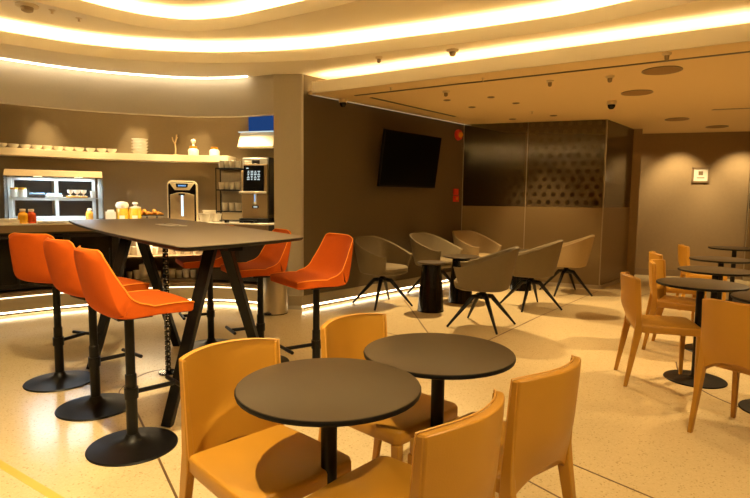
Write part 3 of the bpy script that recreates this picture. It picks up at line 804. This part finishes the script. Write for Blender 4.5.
MB().tube([(0, 0, 0), (.004, 0, .08), (-.003, 0, .15), (.012, 0, .21), (.02, 0, .27)], .009, 8).build('stem', 'wood', tw)
MB().tube([(.0, 0, .14), (-.03, 0, .19), (-.038, 0, .235)], .007, 8).tube([(.01, 0, .20), (.035, 0, .235)], .006, 8).build('branch', 'wood', tw)
MB().lathe([(.03, 0), (.03, .012), (.012, .016)], n=18).build('foot', 'wood', tw)
def jar(x, s, lab, tall):
    l, rz = at_shelf(x); j = thing('storage_jar', lab, 'jar', l)
    MB().lathe([(.055*s, 0), (.068*s, .006), (.07*s, .07*s), (.055*s, .09*s), (.045*s, .095*s)], n=28).build('jar_body', 'white', j)
    MB().lathe([(.047*s, .094*s), (.05*s, .1*s), (.05*s, .12*s), (.045*s, .125*s)], n=28).build('band', 'gold', j)
    if tall: MB().lathe([(.02, .12*s), (.012, .15*s), (.03, .175*s), (.034, .2*s), (.02, .215*s)], n=24).build('stopper', 'white', j)
jar(193.5, 1.0, 'white jar with gold band and tall stopper on the wall shelf', True)
jar(214.5, .95, 'squat white jar with gold lid at the shelf end', False)
# blue lit panel and tilted cream screen above the coffee machine
px_, py_, rz_ = along(256, .50, 2.1)
dp = thing('overhead_display', 'tilted cream panel under a blue lit sign beside the pillar', 'display', (px_, py_, 2.165), rz_)
MB().box((.02, 0, -.085), (.52, .05, .21), rx=radians(-24)).build('tilted_panel', 'creamp', dp, bevel=.004)
MB().box((.02, -.02, .025), (.52, .04, .008))  .build('top_light', 'lcd_white', dp, smooth=False)
MB().box((.03, .17, .18), (.46, .02, .30)).build('blue_sign', 'blue', dp, smooth=False)
MB().box((.02, .12, -.05), (.2, .18, .06)).build('wall_bracket', 'black', dp, smooth=False)

# ------------------------------------------------------------------ things on the counter
CZ = 1.02
def on_counter(x, off=.38): p = along(x, off, 1.05); return (p[0], p[1], CZ), p[2]
l, rz = on_counter(57, .36)
rz = rz*.75
dc = thing('display_case', 'glass food display case with lit cream canopy on the counter', 'display case', l, rz); dc.scale = (.87, 1, 1)
W2, D2 = .575, .22
MB().box((0, .0, .012), (2*W2, 2*D2, .024)).build('base', 'alu', dc, bevel=.004)
fr = MB()
for x in (-W2+.05, 0, W2-.11): fr.box((x, D2-.02, .28), (.045, .03, .52))
for z in (.045, .275, .515): fr.box((-.03, D2-.02, z), (2*W2-.12, .03, .04))
fr.build('frame', 'alu', dc, bevel=.003)
for x in (-.275, .235):
    for z in (.16, .395): MB().box((x, D2-.006, z), (.43, .01, .20)).build('door', 'blackgloss', dc, smooth=False)
for s in (-1, 1):
    MB().loft([[(s*W2-.003, -D2, .024), (s*W2-.003, D2, .024), (s*W2-.003, D2, .55), (s*W2-.003, -.10, .55)], [(s*W2+.003, -D2, .024), (s*W2+.003, D2, .024), (s*W2+.003, D2, .55), (s*W2+.003, -.10, .55)]]).build('side_glass', 'glass', dc, smooth=False)
    MB().box((s*(W2-.03), D2-.05, .28), (.05, .05, .5)).build('upright', 'alu', dc, bevel=.004)
MB().loft([[(x, -D2, .024), (x, -.10, .54), (x, -.094, .54), (x, -D2+.006, .024)] for x in (-W2, W2)]).build('front_glass', 'glass', dc, smooth=False)
MB().loft([[(x, -.16, .535), (x, D2, .555), (x, D2, .60), (x, -.03, .615)] for x in (-W2, W2)]).build('canopy', 'canopy', dc, bevel=.004)
for x in (-.2, .28): MB().box((x, -.06, .538), (.1, .05, .006)).build('canopy_light', 'led_lamp', dc, smooth=False)
d = bpy.data.lights.new('case_light', 'AREA'); d.energy = 13; d.size = .9; d.size_y = .04; d.shape = 'RECTANGLE'; d.color = (.72, .86, 1)
o = bpy.data.objects.new('case_light', d); C.objects.link(o); o.parent = dc; o.location = (0, -.02, .53)
d = bpy.data.lights.new('case_light', 'AREA'); d.energy = 7; d.size = .9; d.size_y = .04; d.shape = 'RECTANGLE'; d.color = (.8, .9, 1)  # fill light without a fitting, added to brighten the lower level
o = bpy.data.objects.new('case_light', d); C.objects.link(o); o.parent = dc; o.location = (0, -.06, .27)
MB().box((0, .03, .285), (2*W2-.08, .28, .012)).build('glass_shelf', 'alu', dc, smooth=False)
mw = Matrix.Translation(l) @ Matrix.Rotation(rz, 4, 'Z')
def in_case(x, y, z): return mw @ Vector((x*.87, y, z))
def small_jar(p, lab, m='white', s=1, lid='gold', h=.11, grp=None, nm='food_jar'):
    j = thing(nm, lab, 'jar', p, 0, grp)
    MB().lathe([(.036*s, 0), (.042*s, .005), (.042*s, h*.75), (.035*s, h*.82)], n=20).build('jar_body', m, j)
    MB().lathe([(.038*s, h*.82), (.040*s, h*.84), (.040*s, h), (.036*s, h*1.02)], n=20).build('lid', lid, j)
    return j
small_jar(in_case(-.48, 0, .291), 'gold-lidded jar at the end of the display case shelf')
small_jar(in_case(-.385, 0, .291), 'second gold-lidded jar inside the display case')
def tray(p, lab, m, w=.17, d=.1, h=.035):
    j = thing('packaged_snack', lab, 'snack', p, rz)
    MB().box((0, 0, h/2), (w, d, h)).build('tray', m, j, bevel=.008)
    MB().box((0, 0, h+.009), (w*.9, d*.9, .018)).build('wrapper', 'bluetray', j, bevel=.006)
tray(in_case(-.22, 0, .291), 'dark tray of blue-wrapped snack on the case shelf', 'dark')
tray(in_case(-.02, .02, .291), 'white tray of blue-wrapped snack on the case shelf', 'white')
bd = tag(MB().box((.255, 0, .302), (.26, .15, .02)).build('serving_board', 'honey', bevel=.004), 'amber serving board on the display case shelf', 'board'); bd.location = l; bd.rotation_euler[2] = rz; bd.scale.x = .87
def crois(p, lab, r=.03, g=None, s=1, rot=0):
    q = [( -.055*s, .0, .018*s), (-.03*s, .018*s, .024*s), (0, .024*s, .028*s), (.03*s, .018*s, .024*s), (.055*s, 0, .018*s)]
    rad = [.010, .019, .025, .019, .010]
    mb = MB(); rings = []
    for (a, k) in zip(q, rad):
        rings.append([Vector(a)+Vector((0, cos(2*pi*i/12), sin(2*pi*i/12)))*k*s for i in range(12)])
    mb.loft(rings); o = mb.build('croissant', 'pastry'); o.location = p; o.rotation_euler[2] = rot; return tag(o, lab, 'pastry', g)
for k, x in enumerate((.175, .255, .335)):
    g = in_case(x, 0, .312); j = thing('stemmed_glass', ['first', 'middle', 'last'][k]+' small dessert glass on the amber board', 'glass', g, 0, 'dessert glasses in the case')
    MB().lathe([(.03, 0), (.03, .004), (.006, .008), (.006, .02), (.03, .04), (.036, .075), (.033, .075), (.026, .042), (.001, .03)], n=18).build('bowl', 'white', j)
cup0 = thing('paper_cup', 'x', 'cup')
MB().lathe([(.032, 0), (.034, .003), (.043, .10), (.0445, .104), (.042, .105), (.032, .012), (.001, .01)], n=20).build('cup_body', 'paper', cup0)
cup_used = [False]
def cup(p, lab, g, s=1):
    if not cup_used[0]:
        cup_used[0] = True; o = cup0; o.location = p; o['label'] = lab; o['group'] = g; o.scale = (s, s, s); return o
    return dup(cup0, p, 0, lab, g, (s, s, s))
cup(in_case(.455, -.03, .291), 'white cup at the far end of the display case shelf', 'cups in the case', .8)
def bottle(p, m, lab, s=1):
    j = thing('juice_bottle', lab, 'bottle', p)
    MB().lathe([(.05*s, 0), (.055*s, .006), (.055*s, .10*s), (.048*s, .125*s), (.028*s, .14*s), (.027*s, .155*s)], n=24).build('bottle_body', m, j)
    MB().lathe([(.032*s, .152*s), (.033*s, .178*s), (.028*s, .182*s)], n=20).build('cap', 'creamp', j)
q = on_counter(23, .10)[0]; bottle(q, 'juice_y', 'yellow juice bottle on the counter before the display case', .9)
q = on_counter(31.5, .115)[0]; bottle(q, 'juice_o', 'red-orange juice bottle on the counter before the display case', .88)
q = in_case(.40, .0, .024); bottle(q, 'honey', 'small amber bottle inside the display case, lower level', .75)
# folded napkins at the left end
for k, x in enumerate((3, 13)):
    q, r = on_counter(x, .11); j = thing('folded_napkins', ['rumpled white napkin pile at the counter\'s cut end', 'low white napkin pile beside the yellow juice bottle'][k], 'napkins', q, r)
    for i in range(4): MB().box((random.uniform(-.01, .01), random.uniform(-.01, .01), .008+i*.0145), (.13-.01*i, .12-.01*i, .013), rz=random.uniform(-.2, .2)).build('napkin', 'paper', j, bevel=.006)
for k, x in enumerate((47, 57)):
    q, r = on_counter(x, .085); o = tag(MB().lathe([(.06, 0), (.085, .008), (.10, .02), (.098, .022), (.08, .012), (.001, .008)], n=28).build('plate', 'white'), ['white plate on the counter before the display case', 'second white plate before the display case, nearer the high table'][k], 'plate', 'plates before the display case'); o.location = q
# between the case and the dispenser
q, r = on_counter(111, .42)
nb = thing('napkin_box', 'white napkin box on the counter beside the display case', 'box', q, r)
MB().box((0, 0, .06), (.12, .1, .12)).build('box_body', 'paper', nb, bevel=.004); MB().box((0, -.02, .13), (.08, .02, .03)).build('napkin', 'white', nb, bevel=.004)
def cookie_jar(x, lab, lidm, knob):
    q, r = on_counter(x, .44); j = thing('cookie_jar', lab, 'jar', q, r, 'biscuit jars on the counter')
    j.scale = (1.05, 1.05, 1.4)
    MB().lathe([(.06, 0), (.074, .008), (.077, .085), (.064, .118)], n=28).build('jar_body', 'cookie', j)
    if knob: MB().lathe([(.066, .118), (.067, .128), (.02, .136), (.018, .146), (.034, .160), (.03, .17), (.01, .174)], n=24).build('lid', 'white', j)
    else: MB().lathe([(.066, .118), (.074, .128), (.074, .15), (.06, .17), (.02, .178)], n=24).build('lid', 'white', j)
    MB().box((0, -.08, .035), (.06, .004, .035)).build('label_card', 'paper', j, smooth=False)
cookie_jar(122.5, 'biscuit jar with wide white lid, next to the napkin box', 'white', False)
cookie_jar(135.5, 'biscuit jar with knobbed white lid, next to the pastry trays', 'white', True)
for k, x in enumerate((147, 157)):
    q, r = on_counter(x, .46); j = tag(MB().lathe([(.05, 0), (.05, .006), (.012, .014), (.012, .06), (.085, .068), (.088, .078), (.08, .074), (.001, .068)], n=24).build('pastry_dish', 'dark'), ['dark pastry dish nearer the biscuit jars', 'dark pastry dish nearer the water dispenser'][k], 'dish'); j.location = q
    for i, (dx, dy) in enumerate(((-.035, 0), (.035, .005), (0, -.02))):
        crois(Vector(q)+Vector((dx, dy, .070+.032*(i == 2))), f"{['near', 'far', 'top'][i]} croissant on the dish by the {['biscuit jars', 'water dispenser'][k]}", g='croissants in dark dishes', s=1.0, rot=r+i*.8)
# water dispenser
q, r = on_counter(183.5, .36)
wd = thing('water_dispenser', 'arched cream and black water dispenser with glowing column', 'water dispenser', q, .28); wd.scale = (.88, 1, 1.04)
def arch(w, h, rr, n=8):
    pts = [(-w, 0)]; 
    for i in range(n+1): a = pi-pi/2*i/n; pts.append((-w+rr+rr*cos(a), h-rr+rr*sin(a)))
    for i in range(n+1): a = pi/2-pi/2*i/n; pts.append((w-rr+rr*cos(a), h-rr+rr*sin(a)))
    return pts+[(w, 0)]
def slab(poly, y0, y1): return MB().loft([[(x, y0, z) for x, z in poly], [(x, y1, z) for x, z in poly]])
slab(arch(.205, .50, .06), -.15, .18).build('housing', 'creamp', wd, bevel=.004)
slab(arch(.188, .484, .05), -.156, -.149).build('inner_panel', 'blackgloss', wd, smooth=False)
slab([(-.165, .0), (.165, .0), (.165, .33), (.08, .352), (0, .358), (-.08, .352), (-.165, .33)], -.185, -.155).build('front_panel', 'bronze', wd, bevel=.004)
slab([(-.175, .475), (.175, .475), (.10, .385), (-.10, .385)], -.175, -.155).build('control_head', 'creamp', wd, bevel=.004)
slab([(-.085, .465), (.085, .465), (.075, .42), (-.075, .42)], -.179, -.174).build('display', 'screen', wd, smooth=False)
mb = MB()
for i in range(6): mb.box((-.045+.018*i, -.1795, .44), (.012, .002, .018))
mb.build('display_digits', 'lcd', wd, smooth=False)
MB().box((0, -.187, .20), (.028, .006, .26)).build('light_column', 'bluewhite', wd, bevel=.004)
MB().box((-.005, -.19, .335), (.085, .02, .022)).build('spout', 'black', wd, bevel=.004)
# soup cups
for k, (x, o, z, s) in enumerate(((204.5, .10, 0, 1), (216.5, .17, 0, .95), (210, .32, .0, 1.3))):
    q, r = on_counter(x, o); q = (q[0], q[1], q[2]+z)
    j = thing('tub_cup', ['wide white paper tub nearest the water dispenser', 'white paper tub touching the cup rack tray', 'taller white paper tub behind the two others'][k], 'cup', q)
    MB().lathe([(.05*s, 0), (.052*s, .004), (.068*s, .105*s), (.071*s, .108*s), (.071*s, .114*s), (.066*s, .114*s), (.05*s, .012), (.001, .01)], n=28).build('tub', 'paper', j)
# cup rack
q, r = on_counter(230.5, .34); r *= .3
rk = thing('cup_rack', 'black three-tier rack of paper cups beside the coffee machine', 'rack', q, r)
rm = Matrix.Translation(q) @ Matrix.Rotation(r, 4, 'Z')
HW = .155
for z in (.135, .41, .685): MB().box((0, 0, z), (2*HW, .20, .016)).build('shelf', 'black', rk, bevel=.002)
for s in (-1, 1):
    MB().box((s*HW, .09, .36), (.014, .016, .72)).build('upright', 'black', rk, bevel=.002)
MB().box((-HW, -.09, .345), (.010, .012, .69)).build('front_upright', 'black', rk, bevel=.002)
MB().box((0, .097, .40), (2*HW, .006, .56)).build('back_panel', 'steel', rk, smooth=False)
tier = ['lower', 'middle', 'top']
for i, z in enumerate((.143, .418, .693)):
    xs = (-.06, .03, .115) if i == 0 else (-.10, -.03, .04, .11)
    for k, x in enumerate(xs):
        cup(rm @ Vector((x, -.03+.01*(k % 2), z)), f"{['first', 'second', 'third', 'fourth'][k]} paper cup from the rack's outer post, {tier[i]} tier", 'paper cups in the rack', .88 if i else 1.0)
# coffee machine
q, r = on_counter(257.5, .34); r *= .2
cm = thing('coffee_machine', 'tall coffee machine with black touch screen next to the pillar', 'coffee machine', q, r); cm.scale = (1, 1, .93)
MB().box((0, .05, .03), (.38, .42, .06)).build('drip_base', 'black', cm, bevel=.004)
MB().box((-.01, .09, .38), (.34, .34, .66)).build('body', 'bronze', cm, bevel=.01)
MB().box((.01, -.085, .61), (.31, .05, .37)).build('head', 'bronze', cm, bevel=.006)
MB().box((-.01, -.115, .60), (.265, .02, .345), rx=radians(-4)).build('touch_screen', 'screen', cm, bevel=.004)
mb = MB()
for i in range(6):
    for k in range(4): 
        wv = random.choice((.018, .026, .032))
        mb.box((-.075+.044*k, -.128-.0028*(i-3), .695-.022*i), (wv, .002, .010))
mb.build('screen_icons', 'lcd_white', cm, smooth=False)
MB().box((-.085, -.1325, .735), (.03, .002, .012)).build('screen_title', 'lcd_white', cm, smooth=False)
mb = MB()
for x in (-.075, .07): mb.box((x, -.123, .455), (.04, .003, .014))
mb.build('screen_keys', 'bronze', cm, smooth=False)
MB().box((-.02, -.12, .412), (.34, .07, .03)).build('front_lip', 'white', cm, bevel=.004)
MB().box((0, -.095, .325), (.036, .03, .15)).build('spout', 'white', cm, bevel=.012)
MB().box((0, -.112, .335), (.014, .004, .10)).build('spout_light', 'lcd', cm, smooth=False)
MB().box((.0, -.084, .215), (.085, .006, .035)).build('badge', 'dark', cm, bevel=.002)
MB().box((.0, -.088, .215), (.05, .003, .012)).build('badge_mark', 'lcd_white', cm, smooth=False)
MB().box((0, .03, .805), (.33, .22, .15)).build('bean_hopper', 'alu', cm, bevel=.01)
MB().box((.01, -.083, .80), (.10, .006, .10)).build('hopper_window', 'dark', cm, bevel=.004)
MB().box((.185, .03, .50), (.012, .26, .78)).build('side_column', 'dark', cm, smooth=False)
MB().box((-.09, -.085, .805), (.08, .01, .06)).build('hopper_handle', 'white', cm, bevel=.006)
q, r = on_counter(240, .12); dt = thing('drip_tray', 'low black drip tray at the counter edge before the coffee machine', 'tray', q, r*.4)
MB().box((-.02, 0, .03), (.46, .10, .012)).build('tray_top', 'black', dt, bevel=.003)
for x in (-.17, .02, .17): MB().box((x, 0, .012), (.03, .09, .024)).build('foot', 'black', dt, smooth=False)

# cups in the open shelf unit
GL = 'white cups and pots in the open shelf unit'
k = 0
def pot(p, s, h, lab):
    j = thing('lidded_pot', lab, 'pot', p, 0, GL)
    MB().lathe([(.045*s, 0), (.05*s, .004), (.05*s, h), (.046*s, h+.003)], n=22).build('pot_body', 'paper', j)
    MB().lathe([(.052*s, h+.002), (.052*s, h+.012), (.03*s, h+.02), (.008*s, h+.022), (.010*s, h+.035), (.001, h+.038)], n=22).build('lid', 'white', j)
row = ['lower', 'upper']
for lev, z, xs in ((0, .29, (129, 137, 144, 151, 158, 172, 179, 186, 193)), (1, .595, (128, 134, 141, 148, 155, 170, 178, 187, 196))):
    for i, x in enumerate(xs):
        p = along(x, .30, z+.1); pp = (p[0], p[1], z)
        n = ['first', 'second', 'third', 'fourth', 'fifth', 'sixth', 'seventh', 'eighth', 'ninth'][i]
        if i in (2, 3): pot(pp, 1.15, .17 if i == 2 else .13, f'{n} white piece, a lidded pot, on the {row[lev]} under-counter shelf')
        else: cup(pp, f'{n} white cup from the black cabinet, {row[lev]} under-counter shelf', GL, 1.05 if i % 2 else .9)

# pedal bin
tb = thing('pedal_bin', 'round brushed steel pedal bin in front of the pillar', 'bin', (-1.16, 6.27, 0))
MB().lathe([(.150, .012), (.152, .02), (.152, .56), (.148, .57)], n=40).build('bin_body', 'steel', tb)
MB().lathe([(.146, 0), (.150, .012)], n=40).build('foot_ring', 'black', tb)
MB().lathe([(.153, .571), (.153, .59), (.13, .625), (.06, .64), (.001, .642)], n=40).build('lid', 'steel', tb)
MB().box((-.06, -.165, .02), (.09, .06, .02)).build('pedal', 'black', tb, bevel=.006)

# ------------------------------------------------------------------ lamps
def spot(x, y, z, e, size=80, blend=.5, tgt=None, col=WARM, rad=.04):
    d = bpy.data.lights.new('spot', 'SPOT'); d.energy = e; d.color = col; d.spot_size = radians(size); d.spot_blend = blend; d.shadow_soft_size = rad
    o = bpy.data.objects.new('spot_light', d); C.objects.link(o); o.location = (x, y, z)
    if tgt: o.rotation_euler = (Vector(tgt)-Vector((x, y, z))).to_track_quat('-Z', 'Y').to_euler()
    return o
spot(1.0, .35, 2.95, 210, 100, .8, (.4, 2.0, 0))
spot(-1.0, 1.6, 3.15, 420, 88, .8, (-1.5, 2.6, 0))
AMB = (1, .68, .31)
spot(1.05, 7.25, 2.53, 330, 106, .6, (1.75, 6.4, 0), AMB, .04); spot(2.45, 8.0, 2.53, 90, 76, .6, col=AMB, rad=.03)
spot(4.2, 4.8, 2.53, 250, 112, .4, col=AMB, rad=.03); spot(4.8, 6.8, 2.53, 60, 90, .7, col=AMB); spot(2.1, 4.6, 2.53, 50, 60, .9, col=AMB)
def washer(px, e):
    p = onplane(px, 200, bp0, (EN.x, EN.y, 0)); q = Vector((p.x+EN.x*.6, p.y+EN.y*.6, 2.53))
    spot(q.x, q.y, q.z, e, 80, .8, (p.x, p.y, 1.2))
for px, e in ((640, 14), (676, 95), (738, 95)): washer(px, e)
for x, e in ((45, 26), (135, 26), (200, 16), (-30, 22)):
    p = along(x, .15, 2.3); q = along(x, .72, 1.85)
    spot(p[0], p[1], 2.6, e*1.3, 34, 1.0, (q[0], q[1], 2.0))
for x, e in ((60, 34), (130, 34), (190, 40), (235, 60)):
    p = along(x, .15, 2.3); spot(p[0], p[1], 2.6, e*1.9, 90, .6)
p = along(160, .2, .9); d = bpy.data.lights.new('shelf_fill', 'AREA'); d.energy = 14; d.size = 1.0; d.size_y = .05; d.shape = 'RECTANGLE'; d.color = (1, .75, .42)  # unseen fill light, added to brighten the cups under the counter
o = bpy.data.objects.new('shelf_fill', d); C.objects.link(o); o.location = (p[0], p[1], .93); o.rotation_euler[2] = p[2]
w = bpy.data.worlds.new('world'); S.world = w; w.use_nodes = True
w.node_tree.nodes['Background'].inputs[0].default_value = (1, .7, .4, 1); w.node_tree.nodes['Background'].inputs[1].default_value = .05

vs = S.view_settings; vs.view_transform = 'Standard'; vs.look = 'None'; vs.gamma = 1; vs.use_curve_mapping = False; vs.exposure = 0.35
